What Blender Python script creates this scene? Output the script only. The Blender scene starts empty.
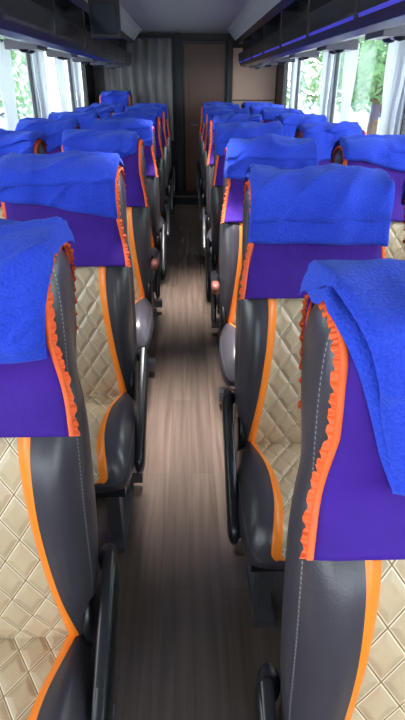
import bpy, math, random
from mathutils import Vector, noise
random.seed(7)
S = bpy.context.scene
COL = S.collection
try:
    S.view_settings.view_transform = 'Standard'
    S.view_settings.look = 'None'
except Exception:
    pass

# ------------------------------------------------------------------ helpers
def lin(c):
    return tuple(((v/255)/12.92 if v/255 <= .04045 else ((v/255+.055)/1.055)**2.4) for v in c) + (1,)

class NT:
    def __init__(s, name):
        s.m = bpy.data.materials.new(name); s.m.use_nodes = True
        s.t = s.m.node_tree; s.b = s.t.nodes['Principled BSDF']; s.o = s.t.nodes['Material Output']
    def n(s, typ, **kw):
        nd = s.t.nodes.new(typ)
        for k, v in kw.items(): setattr(nd, k, v)
        return nd
    def l(s, a, b): s.t.links.new(a, b)
    def math(s, op, a, b=None, c=None):
        nd = s.t.nodes.new('ShaderNodeMath'); nd.operation = op
        for i, v in enumerate((a, b, c)):
            if v is None: continue
            if isinstance(v, (int, float)): nd.inputs[i].default_value = v
            else: s.l(v, nd.inputs[i])
        return nd.outputs[0]
    def mix(s, f, a, b):
        nd = s.t.nodes.new('ShaderNodeMix'); nd.data_type = 'RGBA'
        if isinstance(f, (int, float)): nd.inputs[0].default_value = f
        else: s.l(f, nd.inputs[0])
        for i, v in ((6, a), (7, b)):
            if isinstance(v, tuple): nd.inputs[i].default_value = v
            else: s.l(v, nd.inputs[i])
        return nd.outputs[2]
    def bump(s, h, strength, dist):
        nd = s.n('ShaderNodeBump'); nd.inputs['Strength'].default_value = strength
        nd.inputs['Distance'].default_value = dist
        s.l(h, nd.inputs['Height']); s.l(nd.outputs[0], s.b.inputs['Normal'])

def mat(name, rgb, rough=.6, metal=0, var=.12, scale=8, bump=0, bscale=200, bdist=.001, sheen=0, spec=.5, emit=0, transl=0):
    N = NT(name)
    tc = N.n('ShaderNodeTexCoord')
    nz = N.n('ShaderNodeTexNoise'); nz.inputs['Scale'].default_value = scale; nz.inputs['Detail'].default_value = 4
    N.l(tc.outputs['Object'], nz.inputs['Vector'])
    c = lin(rgb)
    lo = tuple(v*(1-var) for v in c[:3])+(1,); hi = tuple(min(1, v*(1+var)) for v in c[:3])+(1,)
    N.l(N.mix(nz.outputs[0], lo, hi), N.b.inputs['Base Color'])
    N.b.inputs['Roughness'].default_value = rough; N.b.inputs['Metallic'].default_value = metal
    N.b.inputs['Specular IOR Level'].default_value = spec
    if sheen: 
        N.b.inputs['Sheen Weight'].default_value = sheen
        N.b.inputs['Sheen Tint'].default_value = tuple(min(1, v*1.4+.1) for v in c[:3])+(1,)
    if emit:
        N.b.inputs['Emission Color'].default_value = c; N.b.inputs['Emission Strength'].default_value = emit
    if bump:
        n2 = N.n('ShaderNodeTexNoise'); n2.inputs['Scale'].default_value = bscale; n2.inputs['Detail'].default_value = 3
        N.l(tc.outputs['Object'], n2.inputs['Vector']); N.bump(n2.outputs[0], bump, bdist)
    if transl:
        tr = N.n('ShaderNodeBsdfTranslucent'); tr.inputs[0].default_value = c
        mx = N.n('ShaderNodeMixShader'); mx.inputs[0].default_value = transl
        N.l(N.b.outputs[0], mx.inputs[1]); N.l(tr.outputs[0], mx.inputs[2]); N.l(mx.outputs[0], N.o.inputs[0])
    return N.m

M = {}
M['orange'] = mat('orange_piping_vinyl', (250, 132, 34), .42, var=.08, bump=.2, bscale=300)
M['ruffle'] = mat('orange_satin_ruffle', (248, 100, 42), .6, var=.15, scale=40, sheen=.15)
M['purple'] = mat('purple_cloth', (62, 26, 138), .75, var=.22, scale=12, bump=.7, bscale=20, bdist=.008, sheen=.12, spec=.25)
M['plastic'] = mat('black_plastic', (24, 24, 29), .34, bump=.1, bscale=400)
M['metal'] = mat('dark_steel', (120, 122, 128), .35, metal=.8)
M['brownpad'] = mat('brown_armrest_pad', (96, 50, 42), .6)
M['rack'] = mat('rack_dark_plastic', (40, 38, 46), .25, var=.1)
M['rackunder'] = mat('rack_underside_vinyl', (86, 83, 98), .22, var=.1)
M['ceil'] = mat('ceiling_vinyl', (196, 196, 198), .5, var=.05)
M['wallgrey'] = mat('wall_grey_fabric', (112, 112, 120), .8, var=.1, bump=.3)
M['frame'] = mat('window_frame_rubber', (46, 48, 55), .5)
M['pillar'] = mat('window_pillar_cover', (190, 196, 206), .6)
M['violet'] = mat('blue_violet_trim_strip', (72, 62, 224), .3, emit=.3)
M['backdark'] = mat('rear_dark_laminate', (38, 30, 30), .4)
M['beige'] = mat('rear_beige_panel', (222, 184, 160), .5, var=.08)
M['greycurt'] = mat('grey_curtain_cloth', (138, 134, 136), .85, var=.15, sheen=.1)
M['palecurt'] = mat('pale_curtain_cloth', (222, 226, 234), .85, var=.08, sheen=.2, transl=.45)
M['bark'] = mat('tree_bark', (92, 78, 64), .9, var=.3, bump=.8, bscale=20, bdist=.02)
M['white'] = mat('white_paint', (215, 222, 230), .4, var=.04)
M['glassdark'] = mat('dark_glass', (40, 50, 62), .1)
M['rubber'] = mat('rubber_tyre', (25, 25, 26), .8)
M['asphalt'] = mat('asphalt', (150, 152, 150), .9, var=.15, scale=3, bump=.3, bscale=60)
M['lampw'] = mat('lamp_diffuser', (225, 228, 235), .4)

def leather():
    N = NT('dark_leather')
    uv = N.n('ShaderNodeUVMap'); sp = N.n('ShaderNodeSeparateXYZ'); N.l(uv.outputs[0], sp.inputs[0])
    u, v = sp.outputs[0], sp.outputs[1]
    d = N.math('ABSOLUTE', N.math('SUBTRACT', u, .72))
    on = N.math('LESS_THAN', d, .010)
    dash = N.math('LESS_THAN', N.math('FRACT', N.math('DIVIDE', v, .007)), .6)
    st = N.math('MULTIPLY', on, dash)
    tc = N.n('ShaderNodeTexCoord'); nz = N.n('ShaderNodeTexNoise'); nz.inputs['Scale'].default_value = 9
    N.l(tc.outputs['Object'], nz.inputs['Vector'])
    base = N.mix(nz.outputs[0], lin((57, 53, 60)), lin((66, 62, 70)))
    N.l(N.mix(st, base, lin((138, 136, 142))), N.b.inputs['Base Color'])
    vo = N.n('ShaderNodeTexVoronoi'); vo.inputs['Scale'].default_value = 320
    N.l(tc.outputs['Object'], vo.inputs['Vector'])
    groove = N.math('MULTIPLY', N.math('LESS_THAN', d, .03), -2.5)
    N.bump(N.math('ADD', vo.outputs[0], groove), .22, .0008)
    N.b.inputs['Roughness'].default_value = .33
    return N.m
M['leather'] = leather()

def quilt():
    N = NT('tan_quilted_leather')
    uv = N.n('ShaderNodeUVMap'); sp = N.n('ShaderNodeSeparateXYZ'); N.l(uv.outputs[0], sp.inputs[0])
    a = N.math('DIVIDE', sp.outputs[0], .060); b = N.math('DIVIDE', sp.outputs[1], .088)
    p1 = N.math('PINGPONG', N.math('ADD', N.math('ADD', a, b), 40), .5)
    p2 = N.math('PINGPONG', N.math('ADD', N.math('SUBTRACT', a, b), 40), .5)
    mn = N.math('MINIMUM', p1, p2)
    mr = N.n('ShaderNodeMapRange'); mr.interpolation_type = 'SMOOTHSTEP'
    mr.inputs[1].default_value = -.10; mr.inputs[2].default_value = .26
    N.l(mn, mr.inputs[0])
    seam = N.math('LESS_THAN', N.math('ABSOLUTE', N.math('SUBTRACT', mn, .042)), .015)
    groove = N.math('LESS_THAN', mn, .018)
    tc = N.n('ShaderNodeTexCoord'); nz = N.n('ShaderNodeTexNoise'); nz.inputs['Scale'].default_value = 14
    N.l(tc.outputs['Object'], nz.inputs['Vector'])
    base = N.mix(nz.outputs[0], lin((184, 162, 130)), lin((204, 182, 150)))
    c1 = N.mix(seam, base, lin((234, 220, 192)))
    N.l(N.mix(groove, c1, lin((132, 108, 80))), N.b.inputs['Base Color'])
    nw = N.n('ShaderNodeTexNoise'); nw.inputs['Scale'].default_value = 34; nw.inputs['Detail'].default_value = 2
    N.l(tc.outputs['Object'], nw.inputs['Vector'])
    N.bump(N.math('ADD', mr.outputs[0], N.math('MULTIPLY', nw.outputs[0], .35)), .7, .009)
    N.b.inputs['Roughness'].default_value = .42
    return N.m
M['tan'] = quilt()

def fleece(name, c1, c2):
    N = NT(name)
    tc = N.n('ShaderNodeTexCoord')
    nz = N.n('ShaderNodeTexNoise'); nz.inputs['Scale'].default_value = 240; nz.inputs['Detail'].default_value = 3
    N.l(tc.outputs['Object'], nz.inputs['Vector'])
    n2 = N.n('ShaderNodeTexNoise'); n2.inputs['Scale'].default_value = 10
    N.l(tc.outputs['Object'], n2.inputs['Vector'])
    f = N.math('ADD', N.math('MULTIPLY', nz.outputs[0], .75), N.math('MULTIPLY', n2.outputs[0], .25))
    N.l(N.mix(f, lin(c1), lin(c2)), N.b.inputs['Base Color'])
    N.b.inputs['Roughness'].default_value = .95
    N.b.inputs['Specular IOR Level'].default_value = .15
    N.b.inputs['Sheen Weight'].default_value = .4
    N.b.inputs['Sheen Tint'].default_value = lin((130, 160, 255))
    N.bump(nz.outputs[0], .9, .004)
    return N.m
M['fleece'] = fleece('blue_fleece', (18, 36, 166), (60, 90, 224))

def floor_mat():
    N = NT('wood_plank_floor')
    tc = N.n('ShaderNodeTexCoord')
    mp = N.n('ShaderNodeMapping'); mp.inputs['Rotation'].default_value = (0, 0, math.pi/2)
    N.l(tc.outputs['Object'], mp.inputs[0])
    br = N.n('ShaderNodeTexBrick'); br.inputs['Scale'].default_value = 1
    br.inputs['Brick Width'].default_value = 1.1; br.inputs['Row Height'].default_value = .09
    br.inputs['Mortar Size'].default_value = .0005
    br.inputs['Color1'].default_value = lin((98, 84, 75)); br.inputs['Color2'].default_value = lin((112, 96, 86))
    br.inputs['Mortar'].default_value = lin((78, 66, 60))
    N.l(mp.outputs[0], br.inputs[0])
    m2 = N.n('ShaderNodeMapping'); m2.inputs['Scale'].default_value = (40, 1.6, 1)
    N.l(tc.outputs['Object'], m2.inputs[0])
    nz = N.n('ShaderNodeTexNoise'); nz.inputs['Scale'].default_value = 1; nz.inputs['Detail'].default_value = 5
    nz.inputs['Distortion'].default_value = .5
    N.l(m2.outputs[0], nz.inputs[0])
    mr = N.n('ShaderNodeMapRange'); mr.inputs[1].default_value = .3; mr.inputs[2].default_value = .7
    N.l(nz.outputs[0], mr.inputs[0])
    N.l(N.mix(N.math('MULTIPLY', mr.outputs[0], .6), br.outputs[0], lin((62, 51, 45))), N.b.inputs['Base Color'])
    N.b.inputs['Roughness'].default_value = .24
    N.b.inputs['Specular IOR Level'].default_value = .7
    N.bump(nz.outputs[0], .08, .002)
    return N.m
M['floor'] = floor_mat()

def leafmat():
    N = NT('leaf_green')
    g = N.n('ShaderNodeNewGeometry')
    N.l(N.mix(g.outputs['Random Per Island'], lin((80, 126, 84)), lin((150, 186, 134))), N.b.inputs['Base Color'])
    N.b.inputs['Roughness'].default_value = .6
    tr = N.n('ShaderNodeBsdfTranslucent'); tr.inputs[0].default_value = lin((150, 190, 140))
    mx = N.n('ShaderNodeMixShader'); mx.inputs[0].default_value = .35
    N.l(N.b.outputs[0], mx.inputs[1]); N.l(tr.outputs[0], mx.inputs[2]); N.l(mx.outputs[0], N.o.inputs[0])
    return N.m
M['leaf'] = leafmat()

def glass():
    N = NT('window_glass')
    tr = N.n('ShaderNodeBsdfTransparent'); tr.inputs[0].default_value = (.95, .98, .98, 1)
    gl = N.n('ShaderNodeBsdfGlossy'); gl.inputs['Roughness'].default_value = .02
    nz = N.n('ShaderNodeFresnel'); nz.inputs[0].default_value = 1.3
    mx = N.n('ShaderNodeMixShader')
    N.l(N.math('MULTIPLY', nz.outputs[0], .5), mx.inputs[0]); N.l(tr.outputs[0], mx.inputs[1]); N.l(gl.outputs[0], mx.inputs[2])
    N.l(mx.outputs[0], N.o.inputs[0])
    return N.m
M['glass'] = glass()

class MB:
    """mesh builder"""
    def __init__(s): s.v = []; s.f = []; s.mi = []; s.uv = []; s.mats = []; s.sm = []
    def m(s, k):
        if k not in s.mats: s.mats.append(k)
        return s.mats.index(k)
    def face(s, idx, k, uvs=None, smooth=True):
        s.f.append(tuple(idx)); s.mi.append(s.m(k)); s.uv.append(uvs); s.sm.append(smooth)
    def box(s, a, b, k, rot=None):
        (x0, y0, z0), (x1, y1, z1) = a, b
        o = len(s.v)
        P = [(x0,y0,z0),(x1,y0,z0),(x1,y1,z0),(x0,y1,z0),(x0,y0,z1),(x1,y0,z1),(x1,y1,z1),(x0,y1,z1)]
        s.v += P
        for q in ((0,3,2,1),(4,5,6,7),(0,1,5,4),(1,2,6,5),(2,3,7,6),(3,0,4,7)):
            s.face([o+i for i in q], k, smooth=False)
    def grid(s, rows, k, closed=False, smooth=True, uvf=None):
        o = len(s.v); n = len(rows[0])
        for r in rows: s.v += [tuple(p) for p in r]
        for i in range(len(rows)-1):
            for j in range(n if closed else n-1):
                j2 = (j+1) % n
                kk = k(i, j) if callable(k) else k
                uv = [uvf(i, j), uvf(i, j+1), uvf(i+1, j+1), uvf(i+1, j)] if uvf else None
                s.face((o+i*n+j, o+i*n+j2, o+(i+1)*n+j2, o+(i+1)*n+j), kk, uv, smooth)
        return o
    def capsule(s, p, q, rx, ry, k, seg=14, rp=(1, 1), ends=4):
        p, q = Vector(p), Vector(q); d = (q-p); L = d.length; d.normalize()
        ax = Vector((1, 0, 0))
        if abs(d.x) > .9: ax = Vector((0, 1, 0))
        ay = d.cross(ax).normalized(); ax = ay.cross(d).normalized()
        rows = []; st = []
        r = min(ry, L/2)
        for i in range(ends+1):
            a = math.pi/2*i/ends; st.append((r*(1-math.cos(a)), max(.02, math.sin(a))))
        for i in range(ends+1):
            a = math.pi/2*(1-i/ends); st.append((L-r*(1-math.cos(a)), max(.02, math.sin(a))))
        for (t, sc) in st:
            f = rp[0]+(rp[1]-rp[0])*t/L
            c = p+d*t; ring = []
            for j in range(seg):
                a = 2*math.pi*j/seg; ca, sa = math.cos(a), math.sin(a)
                cx = math.copysign(abs(ca)**.6, ca); cy = math.copysign(abs(sa)**.6, sa)
                ring.append(c+ax*cx*rx*sc*f+ay*cy*ry*sc*f)
            rows.append(ring)
        o = s.grid(rows, k, closed=True)
        s.face([o+j for j in range(seg)][::-1], k); s.face([o+(len(rows)-1)*seg+j for j in range(seg)], k)
    def extrude(s, prof, y0, y1, k, smooth=False, closed=True, cap=True):
        o = len(s.v); n = len(prof)
        s.v += [(x, y0, z) for x, z in prof]+[(x, y1, z) for x, z in prof]
        for j in range(n if closed else n-1):
            j2 = (j+1) % n
            s.face((o+j, o+j2, o+n+j2, o+n+j), k(j) if callable(k) else k, smooth=smooth)
        if cap and closed:
            kk = k(0) if callable(k) else k
            s.face([o+j for j in range(n)][::-1], kk, smooth=False); s.face([o+n+j for j in range(n)], kk, smooth=False)
    def mesh(s, name):
        me = bpy.data.meshes.new(name); me.from_pydata(s.v, [], s.f)
        for k in s.mats: me.materials.append(M[k])
        me.polygons.foreach_set('material_index', s.mi)
        me.polygons.foreach_set('use_smooth', s.sm)
        if any(u is not None for u in s.uv):
            L = me.uv_layers.new(name='UVMap'); i = 0
            for u, f in zip(s.uv, s.f):
                for c in range(len(f)):
                    L.data[i].uv = u[c] if u else (0, 0); i += 1
        me.validate(); me.update()
        import bmesh
        bm = bmesh.new(); bm.from_mesh(me); bmesh.ops.recalc_face_normals(bm, faces=bm.faces); bm.to_mesh(me); bm.free()
        return me
    def obj(s, name, parent=None, loc=(0, 0, 0), bevel=0):
        return mkobj(name, s.mesh(name), parent, loc, bevel)

def mkobj(name, me, parent=None, loc=(0, 0, 0), bevel=0):
    o = bpy.data.objects.new(name, me); COL.objects.link(o); o.location = loc
    if parent: o.parent = parent
    if bevel:
        md = o.modifiers.new('bev', 'BEVEL'); md.width = bevel; md.segments = 2; md.limit_method = 'ANGLE'
    return o

def catmull(tab, n):
    out = []; m = len(tab)-1
    for i in range(n):
        t = i/(n-1)*m; k = min(int(t), m-1); f = t-k
        p0 = tab[max(k-1, 0)]; p1 = tab[k]; p2 = tab[k+1]; p3 = tab[min(k+2, m)]
        out.append(tuple(.5*((2*b)+(-a+c)*f+(2*a-5*b+4*c-d)*f*f+(-a+3*b-3*c+d)*f**3) for a, b, c, d in zip(p0, p1, p2, p3)))
    return out

# ------------------------------------------------------------------ seat
BACK = [ # z, yc, w, t, p, bulge
 (.40, -.135, .188, .09, .150, .010), (.50, -.130, .198, .13, .143, .020), (.62, -.115, .206, .15, .126, .034),
 (.75, -.095, .207, .15, .110, .040), (.85, -.075, .205, .14, .103, .032), (.91, -.058, .199, .12, .103, .018),
 (.955, -.038, .190, .115, .100, .008), (1.02, -.014, .189, .16, .10, .004), (1.09, .006, .187, .192, .10, .002),
 (1.140, .014, .178, .172, .10, .001), (1.163, .014, .158, .11, .09, 0), (1.170, .014, .12, .03, .07, 0)]
CUSH = [ # y, zc, w, t, p, bulge
 (-.13, .405, .190, .09, .150, .012), (-.22, .405, .204, .115, .136, .028), (-.33, .405, .216, .13, .112, .042),
 (-.43, .400, .218, .135, .106, .038), (-.50, .392, .212, .13, .113, .024), (-.535, .385, .202, .10, .120, .01),
 (-.552, .38, .185, .05, .122, .002), (-.556, .378, .16, .02, .11, 0)]
PW = .025
def xs_front(w, p):
    pw = PW
    half = [(p*i/6, 'c', 0) for i in range(7)]
    half += [(p+pw*.15, 'o', 0), (p+pw*.5, 'o', 1), (p+pw*.85, 'o', 1), (p+pw, 'o', 0)]
    q = p+pw
    for i in range(1, 10):
        a = math.sin(math.pi/2*i/9); half.append((q+(w-q)*a, 'b', 0))
    return half

def loft(tab, n, vertical):
    b = MB(); rows = []; st = catmull(tab, n); arc = 0; arcs = []
    prev = None
    for (s, c, w, t, p, bl) in st:
        w = max(w, .02); t = max(t, .01); p = min(p, w-.032)
        if prev: arc += math.hypot(s-prev[0], (c-(t/2 if vertical else -t/2))-prev[1])
        prev = (s, c-(t/2 if vertical else -t/2)); arcs.append(arc)
        h = xs_front(w, p)
        def T(x): return t/2*max(0, 1-min(1, abs(x)/w)**4.5)**(1/3.2)
        def front(x, kind, up):
            a = abs(x); v = T(x)
            if a > p: v += bl*math.sin(math.pi*min(1, (a-p)/(w-p)))**.8
            if kind == 'o': v += .003*up
            return v
        ring = []
        full = [(-x, k, u) for x, k, u in h[::-1]] + h[1:]
        for x, k, u in full: ring.append((x, front(x, k, u)))
        for i in range(1, 14):
            x = w*math.cos(math.pi*i/14)
            ring.append((x, -T(x)))
        if vertical: rows.append([(x, c-v, s) for x, v in ring])
        else: rows.append([(x, s, c+v) for x, v in ring])
    nf = len(full); ntot = len(rows[0])
    mid = (nf-1)//2
    def kf(i, j):
        if j >= nf-1: return 'leather'
        d = (j-mid if j >= mid else mid-1-j)
        if d < 6: return 'tan'
        if d < 10: return 'orange'
        return 'leather'
    def uvf(i, j):
        if j >= nf: return (0, arcs[i])
        x = rows[i][j][0]
        d = abs(j-mid)
        if d <= 6: return (x, arcs[i])
        return (max(0, (d-10)/9), arcs[i])
    o = b.grid(rows, kf, closed=True, uvf=uvf)
    b.face([o+j for j in range(ntot)], 'leather'); b.face([o+(len(rows)-1)*ntot+j for j in range(ntot)][::-1], 'leather')
    return b

me_back = loft(BACK, 60, True).mesh('seat_back')
me_cush = loft(CUSH, 44, False).mesh('seat_cushion')

bk = catmull(BACK, 240)
def at(z):
    return min(bk, key=lambda r: abs(r[0]-z))
def profile(off):
    P = []
    zt = 1.105
    for i in range(24):
        z = .83+(zt-.83)*i/23; r = at(z)
        f = r[1]-r[3]/2-min(r[5], .026)*.95-off
        P.append((f, z))
    for _ in range(6):
        P = [P[0]]+[((P[i-1][0]+P[i][0]*2+P[i+1][0])/4, P[i][1]) for i in range(1, len(P)-1)]+[P[-1]]
    yf = P[-1][0]; r = at(zt); yb = r[1]+r[3]/2+off
    cy = (yf+yb)/2; ry = (yb-yf)/2; H = 1.171+off-zt
    for i in range(1, 20):
        a = math.pi*i/20
        ca = math.cos(a)
        P.append((cy-ry*math.copysign(abs(ca)**.8, ca), zt+H*math.sin(a)**.8))
    for i in range(20):
        z = zt-(zt-.84)*i/19; r = at(z)
        P.append((max(r[1]+r[3]/2, yb-off-.05)+off, z))
    return P
class Path:
    def __init__(s, off):
        s.p = profile(off); s.c = [0]
        for a, b in zip(s.p, s.p[1:]): s.c.append(s.c[-1]+math.hypot(a[0]-b[0], a[1]-b[1]))
        top = max(range(len(s.p)), key=lambda i: s.p[i][1]); s.top = s.c[top]
    def at(s, d):
        t = s.top-d
        if t <= 0: p = s.p[0]; q = (p[0], p[1]+t); return q, (-1, 0)
        if t >= s.c[-1]: p = s.p[-1]; return (p[0], p[1]-(t-s.c[-1])), (1, 0)
        i = 0
        while s.c[i+1] < t: i += 1
        f = (t-s.c[i])/(s.c[i+1]-s.c[i]); a, b = s.p[i], s.p[i+1]
        dy, dz = b[0]-a[0], b[1]-a[1]; L = math.hypot(dy, dz)
        return (a[0]+dy*f, a[1]+dz*f), (-dz/L, dy/L)

cp = Path(.005)
Lf = cp.top-.078; Lb = .27
def chw(s, z): return .172+.027*min(1, max(0, (1.04-z)/.14))*(1 if s > 0 else .2)
def cover_mesh():
    b = MB(); rows = []
    n = 70
    for i in range(n+1):
        s = Lf-(Lf+Lb)*i/n; (y, z), (ny, nz) = cp.at(s)
        row = []
        hw = chw(s, z)
        for j in range(25):
            u = -1+2*j/24; x = u*hw
            o = .0035*noise.noise(Vector((x*16, s*14, 3.1)))
            edge = max(0, abs(u)-.84)/.16
            o -= .009*edge*edge
            row.append((x, y+ny*o, z+nz*o))
        rows.append(row)
    b.grid(rows, 'purple')
    return b.mesh('headrest_cover')
def ruffle_mesh(side):
    b = MB(); rows = []
    n = 720; ph = 0
    for i in range(n+1):
        s = Lf-(Lf+Lb)*i/n; (y, z), (ny, nz) = cp.at(s)
        hw = chw(s, z)
        ph += .50+.30*noise.noise(Vector((s*34, side, 0)))
        amp = 1+.9*noise.noise(Vector((s*22, side*3, 7)))
        row = []
        for j in range(6):
            f = j/5
            wv = math.sin(ph)*.0026*f*amp
            x = hw-.004+(.0105+.0018*math.sin(ph*.5+1)+.0025*noise.noise(Vector((s*50, 2, side))))*f
            o = -.008-.006*f+wv
            row.append((side*x, y+ny*o, z+nz*o))
        rows.append(row)
    b.grid(rows, 'ruffle')
    rows = []
    for i in range(0, n+1, 4):
        s = Lf-(Lf+Lb)*i/n; (y, z), (ny, nz) = cp.at(s)
        hw = chw(s, z)
        rows.append([(side*(hw-.004+.005*math.cos(a*math.pi/3)), y+ny*(.004*math.sin(a*math.pi/3)-.007), z+nz*(.004*math.sin(a*math.pi/3)-.007)) for a in range(6)])
    b.grid(rows, 'ruffle', closed=True)
    return b.mesh('ruffle')
me_cover = cover_mesh(); me_rl = ruffle_mesh(-1); me_rr = ruffle_mesh(1)

def base_mesh(side):
    b = MB()
    b.box((-.185, -.50, .285), (.185, -.14, .335), 'plastic')
    b.box((-.20, -.17, .05), (.20, -.12, .10), 'metal')
    for x in (-.13, .13):
        b.box((x-.02, -.42, 0), (x+.02, -.36, .29), 'metal')
        b.box((x-.02, -.20, 0), (x+.02, -.14, .29), 'metal')
        b.box((x-.03, -.46, 0), (x+.03, -.10, .025), 'metal')
    b.capsule((side*.190, -.10, .33), (side*.190, -.17, .55), .012, .06, 'plastic')
    return b.mesh('seat_base')
me_base = {s: base_mesh(s) for s in (-1, 1)}
def arm_mesh(side, down):
    b = MB(); x = side*.228
    if down:
        b.capsule((x, -.085, .570), (x, -.475, .358), .017, .042, 'plastic', rp=(.85, 1.0))
        b.capsule((x+side*-.003, -.10, .596), (x-side*.003, -.36, .454), .011, .009, 'plastic')
        b.capsule((x-side*.03, -.09, .56), (x+side*.009, -.09, .56), .028, .02, 'plastic')
    else:
        b.capsule((x, -.04, .645), (x, -.27, .650), .015, .020, 'plastic')
        b.capsule((x, -.20, .652), (x, -.275, .655), .018, .024, 'brownpad')
        b.capsule((x, -.05, .63), (x, -.13, .44), .012, .028, 'plastic')
        b.capsule((x-side*.03, -.06, .63), (x+side*.008, -.06, .63), .028, .02, 'plastic')
    return b.mesh('armrest')
me_arm = {(s, d): arm_mesh(s, d) for s in (-1, 1) for d in (True, False)}

def towel_mesh(seed, F=.22, Bk=.2, xl=-.19, xr=.19, kl=0, kr=0, skew=0, fold=True, wr=1.0, F2=None):
    b = MB(); tp = Path(.013); tp2 = Path(.023)
    def layer(tp, F, Bk, xl, xr, kl, kr, skew, sd, thick=.008):
        nu, ns = 44, 60
        top = []; bot = []
        for i in range(ns+1):
            rt = []; rb = []
            for j in range(nu+1):
                u = j/nu
                xm = xl+(xr-xl)*u
                Fx = F+skew*xm+.020*noise.noise(Vector((u*3, sd, 0)))*wr
                s = Fx-(Fx+Bk)*i/ns
                fr = max(0, s)
                a = xl+kl*fr+.008*noise.noise(Vector((s*9, sd, 2)))
                c = xr+kr*fr+.008*noise.noise(Vector((s*9, sd, 5)))
                x = a+(c-a)*u
                (y, z), (ny, nz) = tp.at(s)
                o = .010*wr*(noise.noise(Vector((x*8+sd, s*7, sd)))+.6*noise.noise(Vector((x*20, s*9+sd, sd))))
                cr = noise.noise(Vector((x*5+s*7+sd*3, s*2-x*2, sd)))
                o += .010*wr*max(0, 1-abs(cr)*7)
                o += .007*wr*min(1, fr/.12)*math.sin(x*34+sd*2+s*6)
                o = max(o, -.004)
                e = max(0, abs(x)-.178)
                if e > 0:
                    x = math.copysign(.178+e*.45, x); o -= e*1.1
                eb = min(u, 1-u)*(xr-xl); es = min(i, ns-i)/ns*(F+Bk); ee = min(eb, es)
                th = thick*math.sqrt(max(0, 1-(1-min(1, ee/.008))**2))
                rb.append((x, y+ny*o, z+nz*o)); rt.append((x, y+ny*(o+th), z+nz*(o+th)))
            top.append(rt); bot.append(rb)
        b.grid(top, 'fleece'); b.grid([r[::-1] for r in bot], 'fleece')
    layer(tp, F, Bk, xl, xr, kl, kr, skew, seed)
    if fold:
        F2v = F2 if F2 is not None else F-.03
        layer(tp2, F2v, Bk-.03, xl+.006, xr-.008, kl, kr, skew*-.6, seed+3.3)
    return b.mesh('blue_towel')

TV = {
 'R1': towel_mesh(1.2, F=.300, Bk=.10, xl=-.200, xr=.20, kl=.34, kr=0, skew=.12, wr=1.0, F2=.276),
 'R2': towel_mesh(2.7, F=.225, Bk=.15, xl=-.180, xr=.19, kl=-.02, kr=-.04, skew=.03, wr=.8, F2=.185),
 'R3': towel_mesh(3.1, F=.20, Bk=.15, xl=-.17, xr=.19, kl=-.2, kr=0, skew=.02, F2=.15),
 'L1': towel_mesh(4.5, F=.255, Bk=.10, xl=-.19, xr=.198, kl=0, kr=-.12, skew=-.02, F2=.23, wr=1.0),
 'L2': towel_mesh(5.5, F=.19, Bk=.15, xl=-.19, xr=.18, kl=0, kr=-.05, skew=.16, F2=.14, wr=.9),
}
for i in range(6):
    r = random.Random(20+i)
    TV[f'v{i}'] = towel_mesh(7+i*1.7, F=r.uniform(.14, .25), Bk=r.uniform(.12, .18), xl=-r.uniform(.155, .195), xr=r.uniform(.155, .195),
                             kl=r.uniform(-.1, .25), kr=r.uniform(-.25, .1), skew=r.uniform(-.25, .25), wr=1.2, F2=r.uniform(.10, .15))

def seat(x, y, aisle, down=False, arm=True, z=0, towel=None):
    e = bpy.data.objects.new('bus_seat', None); COL.objects.link(e); e.location = (x, y, z)
    e.empty_display_size = .1
    mkobj('backrest', me_back, e); mkobj('cushion', me_cush, e)
    o = mkobj('headrest_cover', me_cover, e); o.modifiers.new('s', 'SOLIDIFY').thickness = .002
    mkobj('ruffle_left', me_rl, e); mkobj('ruffle_right', me_rr, e)
    mkobj('seat_base', me_base[aisle], e)
    if arm: mkobj('armrest', me_arm[(aisle, down)], e)
    if towel: mkobj('blue_towel', TV[towel], None, (x, y, z))
    return e
RX, RXW, LX, LXW = .335, .80, -.388, -.853
for i in range(8):
    y = .575+.85*i
    t = {0: 'R1', 1: 'R2', 2: 'R3'}.get(i, f'v{(i*2)%6}')
    seat(RX, y, -1, down=i != 2, towel=t)
    seat(RXW, y, 1, arm=False, towel=f'v{(i*2+3)%6}')
for i in range(7):
    y = .83+.88*i
    t = {0: 'L1', 1: 'L2'}.get(i, f'v{(i*2+1)%6}')
    seat(LX, y, 1, down=i != 2, towel=t)
    seat(LXW, y, -1, arm=False, towel=f'v{(i*2+4)%6}')
seat(LXW, 6.93, -1, arm=False, z=.11, towel='v2')

# ------------------------------------------------------------------ shell
WR, WL = 1.13, -1.17; Y0, Y1 = -1.7, 7.45; ZC = 1.93
b = MB(); b.box((WL-.05, Y0, -.06), (WR+.05, Y1, 0), 'floor'); b.obj('floor')
b = MB(); b.box((WL-.05, Y0, ZC), (WR+.05, Y1, ZC+.05), 'ceil'); b.obj('ceiling')
pill = [-1.7, -.1, 1.5, 3.05, 4.6, 6.15, 7.45]
def wall(side):
    x0, x1 = (WR, WR+.05) if side > 0 else (WL-.05, WL)
    b = MB()
    b.box((x0, Y0, 0), (x1, Y1, .93), 'wallgrey')
    b.box((x0, Y0, 1.68), (x1, Y1, ZC), 'wallgrey')
    for p in pill:
        b.box((x0, p-.03, .93), (x1, p+.03, 1.68), 'pillar')
    b.box((x0, 6.9, .93), (x1, Y1, 1.68), 'backdark')
    b.obj('wall_right' if side > 0 else 'wall_left')
    b = MB()
    xs = WR if side > 0 else WL
    a, c = (xs-.02, xs) if side > 0 else (xs, xs+.02)
    b.box((a, Y0, .90), (c, Y1, .935), 'frame'); b.obj('trim_1' if side > 0 else 'trim_2', bevel=.006)
wall(1); wall(-1)
k = 0
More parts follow.
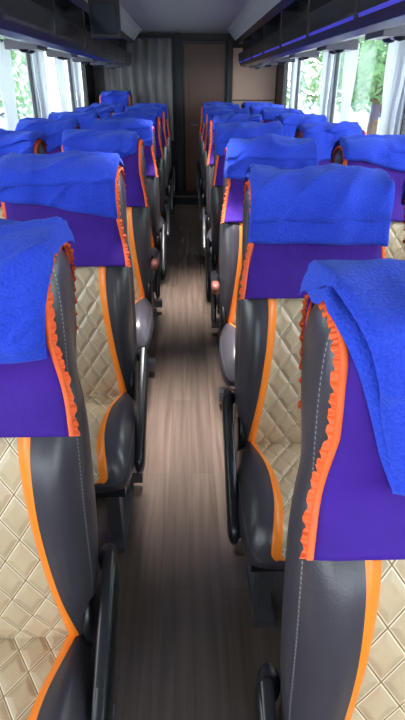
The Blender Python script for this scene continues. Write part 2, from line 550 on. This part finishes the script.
for side in (1, -1):
    x0 = WR+.02 if side > 0 else WL-.03
    for p, q in zip(pill[:-1], pill[1:]):
        q = min(q, 6.94)
        k += 1; b = MB()
        b.box((x0, p+.03, .93), (x0+.006, q-.03, 1.68), 'glass')
        for (yy0, yy1, z0, z1) in ((p+.03, q-.03, .93, .95), (p+.03, q-.03, 1.66, 1.68), (p+.03, p+.045, .93, 1.68), (q-.045, q-.03, .93, 1.68)):
            b.box((x0-.006, yy0, z0), (x0+.016, yy1, z1), 'frame')
        b.obj(f'window_{k}')
b = MB()
b.box((WL-.05, Y0-.05, 0), (WR+.05, Y0, 1.1), 'wallgrey'); b.box((WL-.05, Y0-.05, 1.85), (WR+.05, Y0, ZC+.05), 'wallgrey')
b.obj('wall_front')
b = MB(); b.box((WL, Y0-.03, 1.1), (WR, Y0-.024, 1.85), 'glass'); b.box((-.04, Y0-.035, 1.1), (0, Y0-.015, 1.85), 'frame'); b.obj('window_front')
b = MB(); b.box((WL-.05, Y1, 0), (WR+.05, Y1+.05, ZC), 'backdark'); b.obj('wall_back')
b = MB()
b.box((-.06, Y1-.03, .02), (.50, Y1, 1.86), 'backdark')
M['doorw'] = mat('door_dark_wood', (104, 70, 56), .4, var=.25, scale=5)
b2 = MB(); b2.box((-.03, Y1-.05, .03), (.47, Y1-.03, 1.82), 'doorw')
b2.box((.02, Y1-.06, .15), (.42, Y1-.05, .85), 'doorw'); b2.box((.02, Y1-.06, .95), (.42, Y1-.05, 1.72), 'doorw')
b2.capsule((.04, Y1-.09, .92), (.13, Y1-.09, .92), .01, .01, 'metal'); b2.obj('door_1', bevel=.006)
b.box((-.14, Y1-.10, 0), (-.07, Y1, ZC), 'frame'); b.box((.50, Y1-.10, 0), (.56, Y1, ZC), 'frame'); b.obj('trim_3', bevel=.004)
b = MB(); b.box((.57, Y1-.04, .7), (WR-.01, Y1-.005, 1.78), 'beige'); b.box((.57, Y1-.045, 1.20), (WR-.01, Y1-.038, 1.212), 'backdark'); b.obj('rear_wall_panel', bevel=.004)
b = MB(); b.box((-.20, 6.95, 0), (.14, 7.35, .10), 'backdark'); b.box((-.20, 6.93, .095), (.14, 6.97, .11), 'metal'); b.box((WL+.02, 6.33, 0), (-.62, 7.10, .11), 'backdark'); b.obj('rear_step', bevel=.004)

# racks
RP = [(1.13, 1.655), (.95, 1.622), (.72, 1.567), (.67, 1.562), (.63, 1.575), (.612, 1.605), (.608, 1.618), (.60, 1.70), (.64, 1.705), (.70, 1.71), (.70, 1.79), (.60, 1.80), (.56, 1.83), (.50, 1.90), (.46, 1.93), (1.13, 1.93)]
def kr(side):
    def f(j):
        return 'rackunder' if j in (0, 1, 2) else ('violet' if j == 5 and side > 0 else ('ceil' if j in (12, 13) else 'rack'))
    return f
for side in (1, -1):
    prof = RP if side > 0 else [(-.04-x, z) for x, z in RP]
    b = MB(); b.extrude(prof, Y0+.3, 7.0, kr(side))
    f = (lambda x: x) if side > 0 else (lambda x: -.04-x)
    y = -1.2
    while y < 6.9:
        xa, xb = sorted((f(.60), f(.71)))
        b.box((xa, y-.012, 1.60), (xb, y+.012, 1.82), 'rack')
        y += .85
    y = .55
    while y < 6.6:
        xa, xb = sorted((f(.70), f(.86)))
        zz = 1.548; xm = (xa+xb)/2
        b.box((xa, y-.11, zz), (xb, y+.11, zz+.045), 'rackunder')
        for dy in (-.06, .06):
            b.capsule((xm, y+dy, zz-.014), (xm, y+dy, zz+.02), .026, .026, 'plastic', ends=2)
        b.capsule((xm, y, zz-.006), (xm, y, zz+.015), .016, .016, 'lampw', ends=2)
        y += .86
    b.obj('overhead_luggage_rack', bevel=.004)
b = MB(); b.box((-.58, 3.72, 1.64), (-.40, 3.78, 1.84), 'plastic'); b.box((-.565, 3.712, 1.66), (-.415, 3.722, 1.82), 'glassdark')
b.box((-.46, 3.74, 1.82), (-.41, 3.80, ZC), 'plastic'); b.obj('overhead_monitor', bevel=.008)
b = MB()
for y in (1.55, 3.15):
    b.box((-.15, y, ZC-.02), (.11, y+.7, ZC), 'rackunder'); b.box((-.12, y+.05, ZC-.024), (.08, y+.65, ZC-.016), 'lampw')
b.obj('ceiling_light_fixture', bevel=.004)
def curtain(name, p0, p1, z0, z1, key, amp, waves, pinch=None, seed=0):
    b = MB(); rows = []; p0, p1 = Vector(p0), Vector(p1); d = (p1-p0); n = Vector((-d.y, d.x)).normalized()
    nz_ = 16; nx = int(waves*10)
    for i in range(nz_+1):
        f = i/nz_; z = z1+(z0-z1)*f; row = []
        sc = 1
        if pinch: sc = 1-pinch*math.exp(-((f-.62)/.2)**2)
        for j in range(nx+1):
            u = j/nx; uu = .5+(u-.5)*sc
            a = amp*(.7+.3*noise.noise(Vector((u*5, seed, f))))*math.sin(u*waves*2*math.pi+.5*noise.noise(Vector((f*2, u*3, seed))))
            p = p0+d*uu+n*a
            row.append((p.x, p.y, z))
        rows.append(row)
    b.grid(rows, key)
    b.capsule((p0.x, p0.y, z1), (p1.x, p1.y, z1), .008, .008, 'metal')
    return mkobj(name, b.mesh(name), None)
curtain('rear_curtain', (-1.0, 7.2), (-.18, 7.2), .75, 1.86, 'greycurt', .045, 7)
for side, x in ((1, WR-.03), (-1, WL+.03)):
    for y in ((3.12, 4.0, 4.65, 6.1) if side > 0 else (3.05, 3.75, 4.65, 5.4, 6.2)):
        curtain('window_curtain', (x, y-.16), (x, y+.16), .96, 1.63, 'palecurt', .018, 6, pinch=.35, seed=y)

# ------------------------------------------------------------------ outside
b = MB(); b.box((-80, -60, -1.35), (80, 110, -1.25), 'asphalt'); b.obj('ground')
def tree_mesh(seed):
    r = random.Random(seed); b = MB()
    b.capsule((0, 0, 0), (r.uniform(-.3, .3), r.uniform(-.3, .3), 3.6), .17, .17, 'bark', rp=(1.2, .5))
    cl = []
    for i in range(10):
        a = r.uniform(0, 6.28); R = r.uniform(.9, 2.2); z = r.uniform(1.6, 5.6)
        q = (R*math.cos(a), R*math.sin(a), z); cl.append(q)
        b.capsule((0, 0, min(3.4, z-.6)), q, .05, .05, 'bark', seg=6, rp=(1.2, .4), ends=2)
    for q in cl:
        for _ in range(220):
            d = Vector((r.gauss(0, 1), r.gauss(0, 1), r.gauss(0, .8))).normalized()*(r.random()**.4)*1.15
            c = Vector(q)+d; n = Vector((r.gauss(0, 1), r.gauss(0, 1), r.gauss(0, 1)+.6)).normalized()
            t = n.orthogonal().normalized(); bt = n.cross(t); s = r.uniform(.09, .17)
            o = len(b.v); b.v += [tuple(c-t*s*1.5), tuple(c-bt*s*.6), tuple(c+t*s*1.5), tuple(c+bt*s*.6)]
            b.face((o, o+1, o+2, o+3), 'leaf', smooth=False)
    return b.mesh('tree')
tm = [tree_mesh(i) for i in range(3)]
for i, (x, y) in enumerate([(-9, 9), (-9, 26), (-14, 38), (-6.5, 3), (7, 11), (7.5, 23), (13, 33), (10, 40), (16, 24), (7.5, 3), (17, 50)]):
    o = mkobj('tree', tm[i % 3], None, (x, y, -1.25)); o.rotation_euler = (0, 0, i*1.3); s = .9+.12*(i % 4); o.scale = (s, s, s)
def car(x, y, key='white'):
    b = MB()
    prof = [(-2.1, .35), (-2.15, .7), (-2.0, .92), (-1.3, 1.0), (-.75, 1.45), (.7, 1.5), (1.4, 1.05), (2.05, .98), (2.15, .65), (2.1, .35)]
    rows = []
    for xx, sc, cut in ((-.86, .93, .9), (-.82, 1, .97), (-.66, 1, 1), (.66, 1, 1), (.82, 1, .97), (.86, .93, .9)):
        rows.append([(xx*(1 if zz < 1.02 else .82), yy*sc, .35+(zz-.35)*cut) for yy, zz in prof])
    o = b.grid(rows, key, smooth=False, closed=True)
    n = len(prof)
    b.face([o+j for j in range(n)], key); b.face([o+(len(rows)-1)*n+j for j in range(n)], key)
    for sx in (-1, 1):
        b.box((sx*.74-.03, -.85, 1.02), (sx*.74+.03, .85, 1.34), 'glassdark')
        for yy in (-1.35, 1.35):
            b.capsule((sx*.70, yy, .33), (sx*.88, yy, .33), .33, .33, 'rubber', ends=1, seg=20)
    b.obj('car', loc=(x, y, -1.25))
car(9, 16.5); car(-9.5, 17)
b = MB()
b.box((-34, 60, 0), (-18, 70, 6), 'white'); b.box((-34.5, 59.5, 6), (-17.5, 70.5, 6.4), 'frame')
for i in range(5):
    for z in (1.2, 3.8): b.box((-33+i*3.0, 59.95, z), (-31.4+i*3.0, 60.02, z+1.3), 'glassdark')
b.obj('building', loc=(0, 0, -1.25))

# ------------------------------------------------------------------ light
W = bpy.data.worlds.new('world'); S.world = W; W.use_nodes = True
nt = W.node_tree; bg = nt.nodes['Background']
bg.inputs[0].default_value = (.88, .94, 1.0, 1); bg.inputs[1].default_value = 8.8
def area(name, loc, rot, sx, sy, e, color=(1, 1, 1), portal=False, spread=None):
    L = bpy.data.lights.new(name, 'AREA'); L.shape = 'RECTANGLE'; L.size = sx; L.size_y = sy; L.energy = e; L.color = color
    if portal: L.cycles.is_portal = True
    if spread: L.spread = spread
    o = bpy.data.objects.new(name, L); COL.objects.link(o); o.location = loc; o.rotation_euler = rot
    return o
L = 6.9+1.7; cy = (6.9-1.7)/2
area('portal_right', (WR+.09, cy, 1.3), (0, math.pi/2, 0), .78, L, 1, portal=True)
area('portal_left', (WL-.09, cy, 1.3), (0, -math.pi/2, 0), .78, L, 1, portal=True)
area('portal_front', (-.02, Y0-.09, 1.47), (math.pi/2, 0, 0), 2.25, .8, 1, portal=True)
for y, e in ((1.95, 8), (3.6, 7)):
    area('added_aisle_fill', (-.02, y, ZC-.04), (0, 0, 0), .2, .45, e, (1, .97, .94), spread=math.radians(40))  # added out-of-view fill lights, brighten stretches of the aisle floor
su = bpy.data.lights.new('sun', 'SUN'); su.energy = 2.5; su.angle = .2; so = bpy.data.objects.new('sun', su); COL.objects.link(so)
so.rotation_euler = (math.radians(40), math.radians(38), 0)

# ------------------------------------------------------------------ camera
cam = bpy.data.cameras.new('camera'); co = bpy.data.objects.new('camera', cam); COL.objects.link(co)
cam.sensor_fit = 'AUTO'; cam.sensor_width = 36; cam.lens = 26; cam.clip_start = .02
co.location = (0, 0, 1.4); co.rotation_euler = (math.radians(90-28.04), 0, math.radians(-1.5))
S.camera = co
